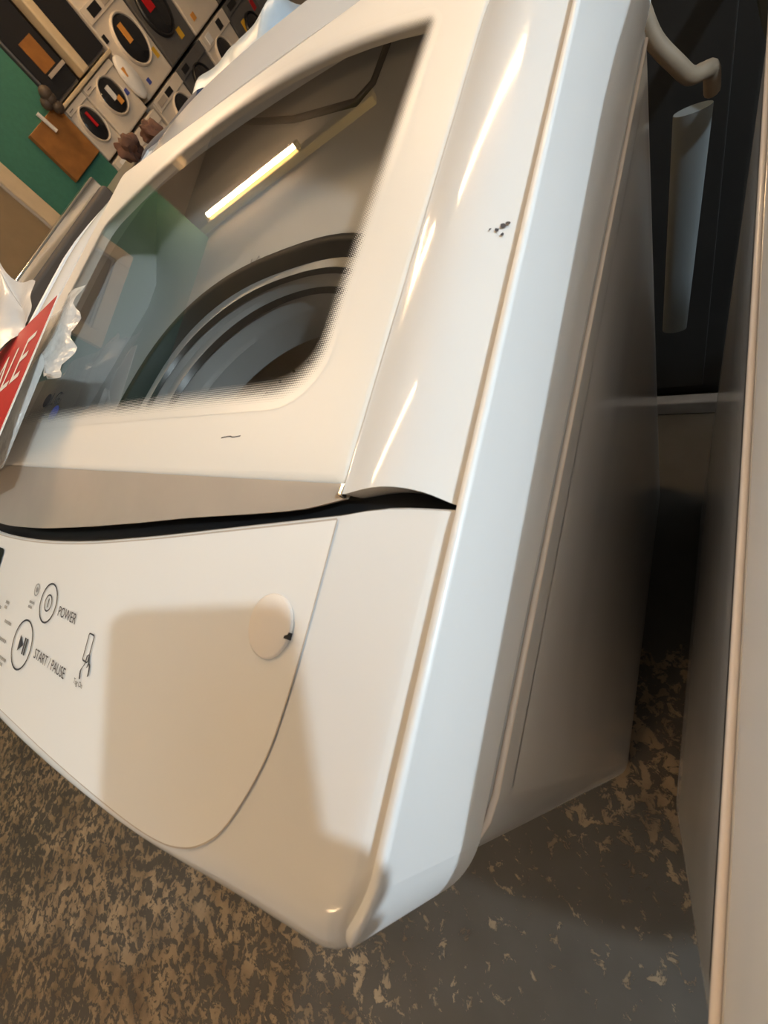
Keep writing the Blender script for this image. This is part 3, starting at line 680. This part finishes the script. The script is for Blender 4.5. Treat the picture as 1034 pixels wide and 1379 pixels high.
# ------------------------------------------------------------------ sale card in its plastic sleeve
Bp = Vector((-.575, .091, -.118)) * .90; Tp = Vector((-.623, .275, -.103)) * .90
e1 = (Tp - Bp).normalized(); hh = e1.cross(Vector((0, 0, 1))).normalized(); nn = hh.cross(e1)
uu = math.cos(math.radians(4)) * hh + math.sin(math.radians(4)) * nn; wn = uu.cross(e1)
Lc = (Tp - Bp).length; CW_ = .26
def cardp(a, b, d=0): return Bp + uu * a + e1 * b + wn * d             # a to the left is negative
t = thing('sale_card', 'red sale card with white lettering on crumpled clear plastic, left of the glass lid', 'sign', tuple(cardp(-.13, .05)))
def slab(bm, pts, d0, d1):
    loft(bm, [[cardp(a, b, d0) for a, b in pts], [cardp(a, b, d1) for a, b in pts]], True, True, True); return bm
obj('card', slab(bmesh.new(), [(-CW_, -.03), (0, -.03), (0, Lc), (-CW_, Lc)], -.0008, 0), CARDW, t)
obj('red_print', slab(bmesh.new(), [(-CW_, -.026), (-.004, -.026), (-.004, Lc - .001), (-CW_, Lc - .001)], 0, .0004), RED, t)
obj('lettering', text_bm('SALE', .070, lambda u, v: cardp(-.082 + u * .86, .098 + v * 1.25, .0008)), CARDW, t)
bm = bmesh.new(); rg = []
for i in range(31):
    r_ = []
    for j in range(31):
        a = lerp(-.30, .020, i / 30); b = lerp(-.02, .180, j / 30)
        if i == 30: a += .006 * math.sin(j * 1.1)
        over = max(0, a + .004) / .036
        d = -.010 + .0035 * math.sin(31 * a + 40 * b) + .003 * math.sin(70 * a - 33 * b) - .010 * over
        if b < .05 + .0: d = d
        r_.append(cardp(a, max(b, .085 + .02 * math.sin(i)) if i > 26 else b, d))
    rg.append(r_)
loft(bm, rg, False); obj('sleeve', bm, FILM, t, 60)
LQ = ((-.70, .14, -.096), (-.64, .241, -.101), (-.80, .345, -.022), (-.66, .275, -.088))
LINER = mat('white_film_liner', (.62, .57, .52), .25, bump=.5, bscale=30)
bm = bmesh.new(); rg = []
for i in range(25):
    r_ = []
    for j in range(17):
        a = i / 24; b = j / 16
        p = Vector(LQ[0]).lerp(Vector(LQ[1]), a).lerp(Vector(LQ[2]).lerp(Vector(LQ[3]), a), b)
        r_.append(p + Vector((.006 * math.sin(9 * b + 5 * a), .008 * math.sin(11 * a + 3 * b), .004 * math.sin(14 * a))))
    rg.append(r_)
loft(bm, rg, False); obj('paper_liner', bm, LINER, t, 60)

# ------------------------------------------------------------------ the display of machines on the far left
def bgdoor(t, y, z, ry, rz, X0, rim, glass, gl_label=None):
    bm = bmesh.new(); R = [[(X0 + dx, y + ry * s * math.cos(a), z + rz * s * math.sin(a)) for a in [2 * math.pi * k / 36 for k in range(36)]] for s, dx in ((1, -.002), (1, .020), (.95, .030), (.90, .026), (.885, .012))]
    loft(bm, R, True); d = obj('door', bm, rim, t, 40)
    bm = bmesh.new(); R = [[(X0 + dx, y + ry * s * math.cos(a), z + rz * s * math.sin(a)) for a in [2 * math.pi * k / 28 for k in range(28)]] for s, dx in ((.89, .012), (.8, .026), (.4, .034), (.02, .036))]
    loft(bm, R, True, False, True); obj('porthole', bm, glass, d, 60)
    return d
def bx(t, nm, m, y0, y1, z0, z1, x0, x1, bev=.003): return obj(nm, B(x0, x1, y0, y1, z0, z1, bev=bev), m, t)
XF = -4.2
def unit(name, y0, y1, z0, z1, m, label, cat, group, door=None, stickers=(), panel=None, extra=()):
    t = thing(name, label, cat, (XF - .3, (y0 + y1) / 2, z0), group)
    bx(t, 'body', m, y0 + .006, y1 - .006, z0 + .004, z1 - .004, XF - .62, XF, .012)
    if panel:
        pm, za, zb, segs = panel
        bx(t, 'control_strip', pm, y0 + .012, y1 - .012, za, zb, XF - .001, XF + .014)
        for sy0, sy1, sm_ in segs: bx(t, 'control_window', sm_, sy0, sy1, za + .02, zb - .02, XF + .012, XF + .020)
    if door: bgdoor(t, *door)
    for y, z, sy, sz, sm_ in stickers: bx(t, 'sticker', sm_, y - sy, y + sy, z - sz, z + sz, XF - .001, XF + .004, 0)
    for nm, mm, y, z, sy, sz, x in extra: bx(t, nm, mm, y - sy, y + sy, z - sz, z + sz, x - .004, x + .004, 0)
    return t
GU, GL = 'machines of the upper row along the left wall', 'machines of the lower row along the left wall'
ZS = -.47
# left bay: two narrow white machines under black display units
unit('washing_machine', 3.09, 3.36, -.49, -.115, CREAM, 'narrow white front-loader at the left end of the far row, beside the brown board', 'washing machine', GU, door=(3.225, -.285, .10, .125, XF, CREAM, BG_GLASS), panel=(CREAM, -.165, -.122, [(3.12, 3.17, BLACK)]), extra=[('red_reflection_card', RED, 3.215, -.255, .012, .05, XF + .044)])
unit('washing_machine', 3.36, 3.80, -.49, -.115, CREAM, 'white front-loader with a cream and orange strip on its dark porthole', 'washing machine', GU, door=(3.565, -.27, .125, .130, XF, CREAM, BG_GLASS), panel=(CREAM, -.165, -.122, [(3.40, 3.45, BLACK)]), stickers=[(3.72, -.32, .02, .02, BLUE)], extra=[('energy_strip', CARDW, 3.545, -.25, .022, .045, XF + .044), ('energy_strip', ORANGE, 3.575, -.315, .022, .025, XF + .044)])
unit('stacked_dryer', 3.10, 3.42, -.085, .75, GREYB, 'black glass-fronted unit at the top left, left of the cream post', 'appliance', 'black glass-fronted units', extra=[('glass_panel', BG_GLASS, 3.26, .30, .14, .36, XF + .008), ('handle_shelf', CHROME, 3.30, .045, .10, .012, XF + .03), ('painted_glow', BROWN, 3.27, .16, .07, .09, XF + .014)])  # brown glow reflected in the black glass, put in as a coloured plate
unit('stacked_dryer', 3.56, 3.84, -.085, .75, GREYB, 'black glass-fronted unit at the top left, right of the cream post', 'appliance', 'black glass-fronted units', extra=[('glass_panel', BG_GLASS, 3.70, .30, .125, .36, XF + .008)])
tag(obj('post', B(XF - .05, XF + .05, 3.465, 3.545, -.075, 1.2, bev=.012), BEIGEF), 'cream vertical post between the two black units', 'post')
tag(obj('shelf_rail', B(XF - .06, XF + .03, 3.085, 3.85, -.113, -.088, bev=.006), BEIGEF), 'cream rail under the two black units', 'shelf')
# big white machine, dark machine, white machine
unit('washing_machine', 3.86, 4.34, ZS, .42, CREAM, 'white front-loader with a large dark oval porthole and an orange strip on it', 'washing machine', GU, door=(4.125, -.155, .165, .175, XF, CREAM, BG_GLASS), panel=(CREAM, .05, .15, [(3.93, 4.06, BLACK), (4.10, 4.2, CHROME)]), stickers=[(4.275, -.315, .022, .035, YEL), (3.90, -.045, .02, .025, BLACK), (4.0, -.39, .02, .02, BLUE)], extra=[('energy_strip', ORANGE, 4.08, -.105, .026, .06, XF + .044)])
unit('washing_machine', 4.35, 4.84, ZS, .42, GREYB, 'dark grey front-loader with a red card on its black porthole', 'washing machine', GU, door=(4.57, -.145, .17, .19, XF, BLACK, BG_GLASS), panel=(GREYB, .08, .16, [(4.45, 4.6, BLACK)]), stickers=[(4.68, -.365, .03, .035, YEL)], extra=[('red_card', RED, 4.51, -.06, .045, .085, XF + .044)])
unit('washing_machine', 4.85, 5.38, ZS, .42, CREAM, 'white front-loader right of the dark grey one with the red card', 'washing machine', GU, door=(5.10, -.12, .16, .175, XF, CREAM, BG_GLASS), panel=(CREAM, .12, .2, [(4.95, 5.1, BLACK)]), stickers=[(4.955, -.37, .03, .025, ORANGE)])
unit('washing_machine', 5.39, 5.95, ZS, .42, GREYB, 'dark grey front-loader at the far right of the row, by the pale blue sheet', 'washing machine', GU, door=(5.67, -.12, .16, .175, XF, BLACK, BG_GLASS))
# white round lid leaning between the bays
t = thing('round_door', 'loose white round door leaning in front of the big white front-loader', 'machine door', (XF + .1, 3.83, -.5))
bm = bmesh.new(); loft(bm, [[(XF + .02 + dx, 3.83 + .075 * s * math.cos(a), -.285 + .15 * s * math.sin(a)) for a in [2 * math.pi * k / 30 for k in range(30)]] for s, dx in ((1, 0), (1, .02), (.9, .035), (.3, .045), (.02, .046))], True, True, True); obj('dome', bm, CARDW, t, 50)
bx(t, 'sticker', ORANGE, 3.78, 3.81, -.27, -.21, XF + .055, XF + .062, 0)
# lower row
unit('washing_machine', 3.09, 3.84, -H, -.505, CREAM, 'white machine of the lower row under the two narrow front-loaders', 'washing machine', GL, door=(3.45, -.80, .17, .18, XF, CREAM, BG_GLASS), panel=(CREAM, -.60, -.515, [(3.15, 3.3, CARDW)]), stickers=[(3.56, -.55, .03, .03, YEL)])
unit('washing_machine', 3.86, 4.34, -H, -.485, CREAM, 'white machine of the lower row with a silver display and a round black door', 'washing machine', GL, door=(4.14, -.70, .13, .13, XF, CREAM, BG_GLASS), panel=(CREAM, -.575, -.49, [(3.90, 4.03, CHROME), (4.05, 4.15, BLACK)]))
unit('washing_machine', 4.35, 4.84, -H, -.485, GREYB, 'dark grey machine of the lower row with a yellow sticker', 'washing machine', GL, door=(4.58, -.70, .13, .14, XF, BLACK, BG_GLASS), panel=(GREYB, -.575, -.49, [(4.4, 4.5, BLACK)]), stickers=[(4.52, -.66, .03, .03, YEL)])
unit('washing_machine', 4.85, 5.38, -H, -.485, CREAM, 'white machine of the lower row with a black door under the right white front-loader', 'washing machine', GL, door=(5.06, -.72, .13, .14, XF, CREAM, BG_GLASS), panel=(CREAM, -.60, -.49, [(5.16, 5.24, BLACK), (4.92, 5.0, CARDW)]), stickers=[(4.98, -.68, .03, .035, YEL)])
unit('washing_machine', 5.39, 5.95, -H, -.485, GREYB, 'dark grey machine of the lower row at its far right end', 'washing machine', GL, door=(5.67, -.80, .14, .14, XF, BLACK, BG_GLASS), panel=(GREYB, -.58, -.49, [(5.45, 5.6, BLACK)]), stickers=[(5.56, -.72, .035, .05, YEL), (5.85, -.66, .03, .05, RED)])
# brown board and rod on the green wall
tag(obj('board', B(-4.2, -4.16, 2.70, 3.06, -.40, -.06, bev=.004), BROWN), 'brown wooden board fixed flat on the green wall beside the machines', 'board')
bm = bmesh.new(); tube(bm, [(-4.145, 2.87, -.02), (-4.145, 2.885, -.15)], .015, 10); tag(obj('rod', bm, PAPER, None, 40), 'short pale rod in front of the upper corner of the brown board', 'rod')
bm = bmesh.new()
for k in range(7):
    c = Vector((-4.10 + random.uniform(-.02, .03), 3.0 + random.uniform(-.05, .06), -.03 + random.uniform(-.07, .05)))
    r_ = bmesh.ops.create_icosphere(bm, subdivisions=2, radius=random.uniform(.025, .045), matrix=Matrix.Translation(c))
tag(obj('tangled_cloth', bm, GREYA, None, 60), 'dark tangled bundle above the brown board', 'bundle')

# ------------------------------------------------------------------ the photographer, who stands in front of the gap and holds the phone
def cw(x, y, z): return RX * x + RD * y + RF * z                       # along the phone's own axes, from its lens
def grow(name, pts, edges, radii, m, parent, root=0, sub=2, extra=None):
    me = bpy.data.meshes.new(name); off = parent_off(parent)
    me.from_pydata([Vector(p) + Vector((0, 0, H)) - off for p in pts], edges, [])
    o = bpy.data.objects.new(name, me); COL.objects.link(o)
    md = o.modifiers.new('skin', 'SKIN'); md.use_smooth_shade = True
    for i, r in enumerate(radii):
        sv = me.skin_vertices[0].data[i]; sv.radius = (r, r) if not isinstance(r, tuple) else r; sv.use_root = (i == root)
    sd = o.modifiers.new('smooth', 'SUBSURF'); sd.levels = sub; sd.render_levels = sub
    dg = bpy.context.evaluated_depsgraph_get(); dg.update(); nm = bpy.data.meshes.new_from_object(o.evaluated_get(dg))
    bpy.data.objects.remove(o); bpy.data.meshes.remove(me)
    nm.name = name
    if extra:
        b2 = bmesh.new(); b2.from_mesh(nm); extra(b2, off); b2.to_mesh(nm); b2.free()
    nm.materials.clear(); nm.materials.append(m)
    for p in nm.polygons: p.use_smooth = True
    o = bpy.data.objects.new(name, nm); COL.objects.link(o); o.parent = parent
    return o
fx, fy = -.37, .93; rx, ry = .93, .37
def bd(s, fwd, z): return Vector((.28 + rx * s + fx * fwd, -.70 + ry * s + fy * fwd, z))
who = thing('person', 'person in a long dark coat and jeans holding up a phone in the right hand', 'person', (.28, -.70, -H))
wr = cw(.066, .190, -.026); pm = cw(.042, .136, -.028)
pts = [bd(0, 0, -.36), bd(0, .02, -.18), bd(0, .06, .02), bd(0, .09, .14), bd(0, .11, .20), bd(0, .13, .27), bd(0, .15, .36), bd(0, .13, .43),
       bd(.18, .09, .12), bd(.235, .26, -.07), wr, pm,
       bd(-.18, .09, .12), bd(-.25, .06, -.16), bd(-.24, .17, -.38), bd(-.235, .20, -.46),
       bd(.095, 0, -.42), bd(.10, .01, -.80), bd(.10, -.03, -1.18), bd(.11, .09, -1.235),
       bd(-.095, 0, -.42), bd(-.10, .01, -.80), bd(-.10, -.03, -1.18), bd(-.11, .09, -1.235)]
edges = [(0, 1), (1, 2), (2, 3), (3, 4), (4, 5), (5, 6), (6, 7), (3, 8), (8, 9), (9, 10), (10, 11), (3, 12), (12, 13), (13, 14), (14, 15), (0, 16), (16, 17), (17, 18), (18, 19), (0, 20), (20, 21), (21, 22), (22, 23)]
rad = [.13, .12, .14, .09, .055, .075, .095, .075, .062, .045, .024, .024, .062, .043, .026, .032, .085, .055, .042, .035, .085, .055, .042, .035]
def fingers(b2, off):
    sh = Vector((0, 0, H)) - off
    def add(ps, r0):
        n = len(ps); tube(b2, [p + sh for p in catmull(ps, 4)], r0, 8, True, [lerp(r0, r0 * .72, i / (4 * (n - 1))) for i in range(4 * (n - 1) + 1)])
    for k, (y, L) in enumerate(((.076, .050), (.093, .056), (.110, .052), (.127, .042))):      # four fingers close round the back of the phone
        add([cw(.052, y + .016, -.024), cw(.0585, y + .004, -.014), cw(.0590, y, -.001), cw(.051 - L * .30, y + .002, .0050), cw(.051 - L * .8, y + .006, .0050)], .0078)
    add([cw(.058, .155, -.030), cw(.052, .122, -.030), cw(.042, .102, -.0255), cw(.028, .090, -.0245)], .0105)    # thumb on the screen
    hd = bd(-.235, .20, -.46)                                                                   # the other hand hangs, slightly curled
    for k, (s_, L) in enumerate(((-.028, .070), (-.010, .078), (.008, .074), (.024, .060))):
        d_ = Vector((fx, fy, 0)) * s_; add([hd + d_, hd + d_ * 1.1 + Vector((0, 0, -.035)), hd + d_ * 1.1 + Vector((fx * .01, fy * .01, -.035 - L * .5)), hd + d_ + Vector((fx * .02, fy * .02, -.03 - L))], .0088)
    add([hd + Vector((fx * .03, fy * .03, .01)), hd + Vector((fx * .052, fy * .052, -.02)), hd + Vector((fx * .058, fy * .058, -.06))], .0100)
    hc = bd(0, .165, .335)                                                                      # face: nose, ears
    add([hc + Vector((fx * .085, fy * .085, .03)), hc + Vector((fx * .108, fy * .108, -.005)), hc + Vector((fx * .090, fy * .090, -.02))], .013)
    for q in (1, -1): add([hc + Vector((rx * .092 * q, ry * .092 * q, .02)), hc + Vector((rx * .104 * q, ry * .104 * q, -.005)), hc + Vector((rx * .09 * q, ry * .09 * q, -.03))], .012)
grow('body', pts, edges, rad, SKIN, who, 0, 2, fingers)
hc = bd(0, .165, .335)
for q in (1, -1):
    bm = bmesh.new(); c = hc + Vector((fx * .082 + rx * .032 * q, fy * .082 + ry * .032 * q, .02)); bmesh.ops.create_icosphere(bm, subdivisions=2, radius=.012, matrix=Matrix.Translation(c)); obj('eye', bm, CARDW, who, 60)
bm = bmesh.new(); c = hc + Vector((fx * .086, fy * .086, -.045)); bmesh.ops.create_icosphere(bm, subdivisions=2, radius=.016, matrix=Matrix.Translation(c) @ Matrix.Diagonal((1.3, .6, .4, 1))); obj('mouth', bm, CARDB, who, 60)
bm = bmesh.new(); bmesh.ops.create_icosphere(bm, subdivisions=3, radius=1)
for v in list(bm.verts):
    p = v.co.copy(); v.co = bd(0, .13, .40) + Vector((p.x * .105, p.y * .105, p.z * .095)) + Vector((-fx * .012, -fy * .012, 0)) + Vector((0, 0, .006 * math.sin(17 * p.x) * math.sin(13 * p.y)))
bmesh.ops.delete(bm, geom=[v for v in bm.verts if (v.co - bd(0, .13, .40)).dot(Vector((fx, fy, .35))) > .075 or v.co.z < .33], context='VERTS')
obj('hair', bm, HAIR, who, 60)
bm = bmesh.new(); rg = []
for z, a, b_, fw in ((-.735, .235, .175, .0), (-.73, .24, .18, .0), (-.55, .225, .165, .0), (-.36, .20, .15, .0), (-.18, .185, .14, .02), (0, .20, .14, .06), (.10, .195, .115, .085), (.155, .13, .09, .10), (.20, .075, .075, .11), (.225, .078, .078, .11)):
    rg.append([bd(a * math.cos(q), fw + b_ * math.sin(q), z + .006 * math.sin(5 * q)) for q in [2 * math.pi * k / 32 for k in range(32)]])
loft(bm, rg, True); obj('coat', bm, COAT, who, 60)
for s0, e0, w0, lab in ((bd(.16, .09, .10), bd(.235, .26, -.07), wr, 'sleeve'), (bd(-.16, .09, .10), bd(-.25, .06, -.16), bd(-.24, .17, -.38), 'sleeve')):
    bm = bmesh.new(); q = catmull([s0, s0.lerp(e0, .5), e0, e0.lerp(w0, .5), e0.lerp(w0, .90)], 5); tube(bm, q, .07, 14, False, [lerp(.082, .042, i / (len(q) - 1)) for i in range(len(q))]); obj(lab, bm, COAT, who, 60)
for q in (1, -1):
    bm = bmesh.new(); L = catmull([bd(.095 * q, 0, -.40), bd(.10 * q, .01, -.80), bd(.10 * q, -.03, -1.20)], 6); tube(bm, L, .08, 16, False, [lerp(.098, .064, i / (len(L) - 1)) for i in range(len(L))]); obj('trouser_leg', bm, JEANS, who, 60)
    bm = bmesh.new(); rg = []
    for z, a, b_, fw in ((-H, .046, .13, .045), (-H + .03, .05, .135, .045), (-H + .06, .046, .11, .03), (-H + .10, .045, .06, -.02), (-H + .13, .045, .055, -.03)):
        rg.append([bd(.105 * q + a * math.cos(t_), fw + b_ * math.sin(t_), z) for t_ in [2 * math.pi * k / 20 for k in range(20)]])
    loft(bm, rg, True, True, False); obj('shoe', bm, RUBBER, who, 60)
ph = thing('smartphone', 'black smartphone held up in the right hand of the person in the dark coat', 'phone', tuple(cw(.016, .046, -.007)))
def slabc(x0, x1, y0, y1, z0, z1, r):
    P = rrect(x0, x1, y0, y1, r, 5, 2); bm = bmesh.new(); Q = rrect(x0 + .0012, x1 - .0012, y0 + .0012, y1 - .0012, r - .001, 5, 2)
    loft(bm, [[cw(x, y, z0) for x, y in Q], [cw(x, y, z0 + .0012) for x, y in P], [cw(x, y, z1 - .0012) for x, y in P], [cw(x, y, z1) for x, y in Q]], True, True, True); return bm
obj('shell', slabc(-.0345, .0525, -.0135, .146, -.0125, -.0035, .011), PHONE, ph, 40)
obj('screen', slabc(-.0315, .0495, -.0105, .143, -.0135, -.0122, .009), BG_GLASS, ph, 40)
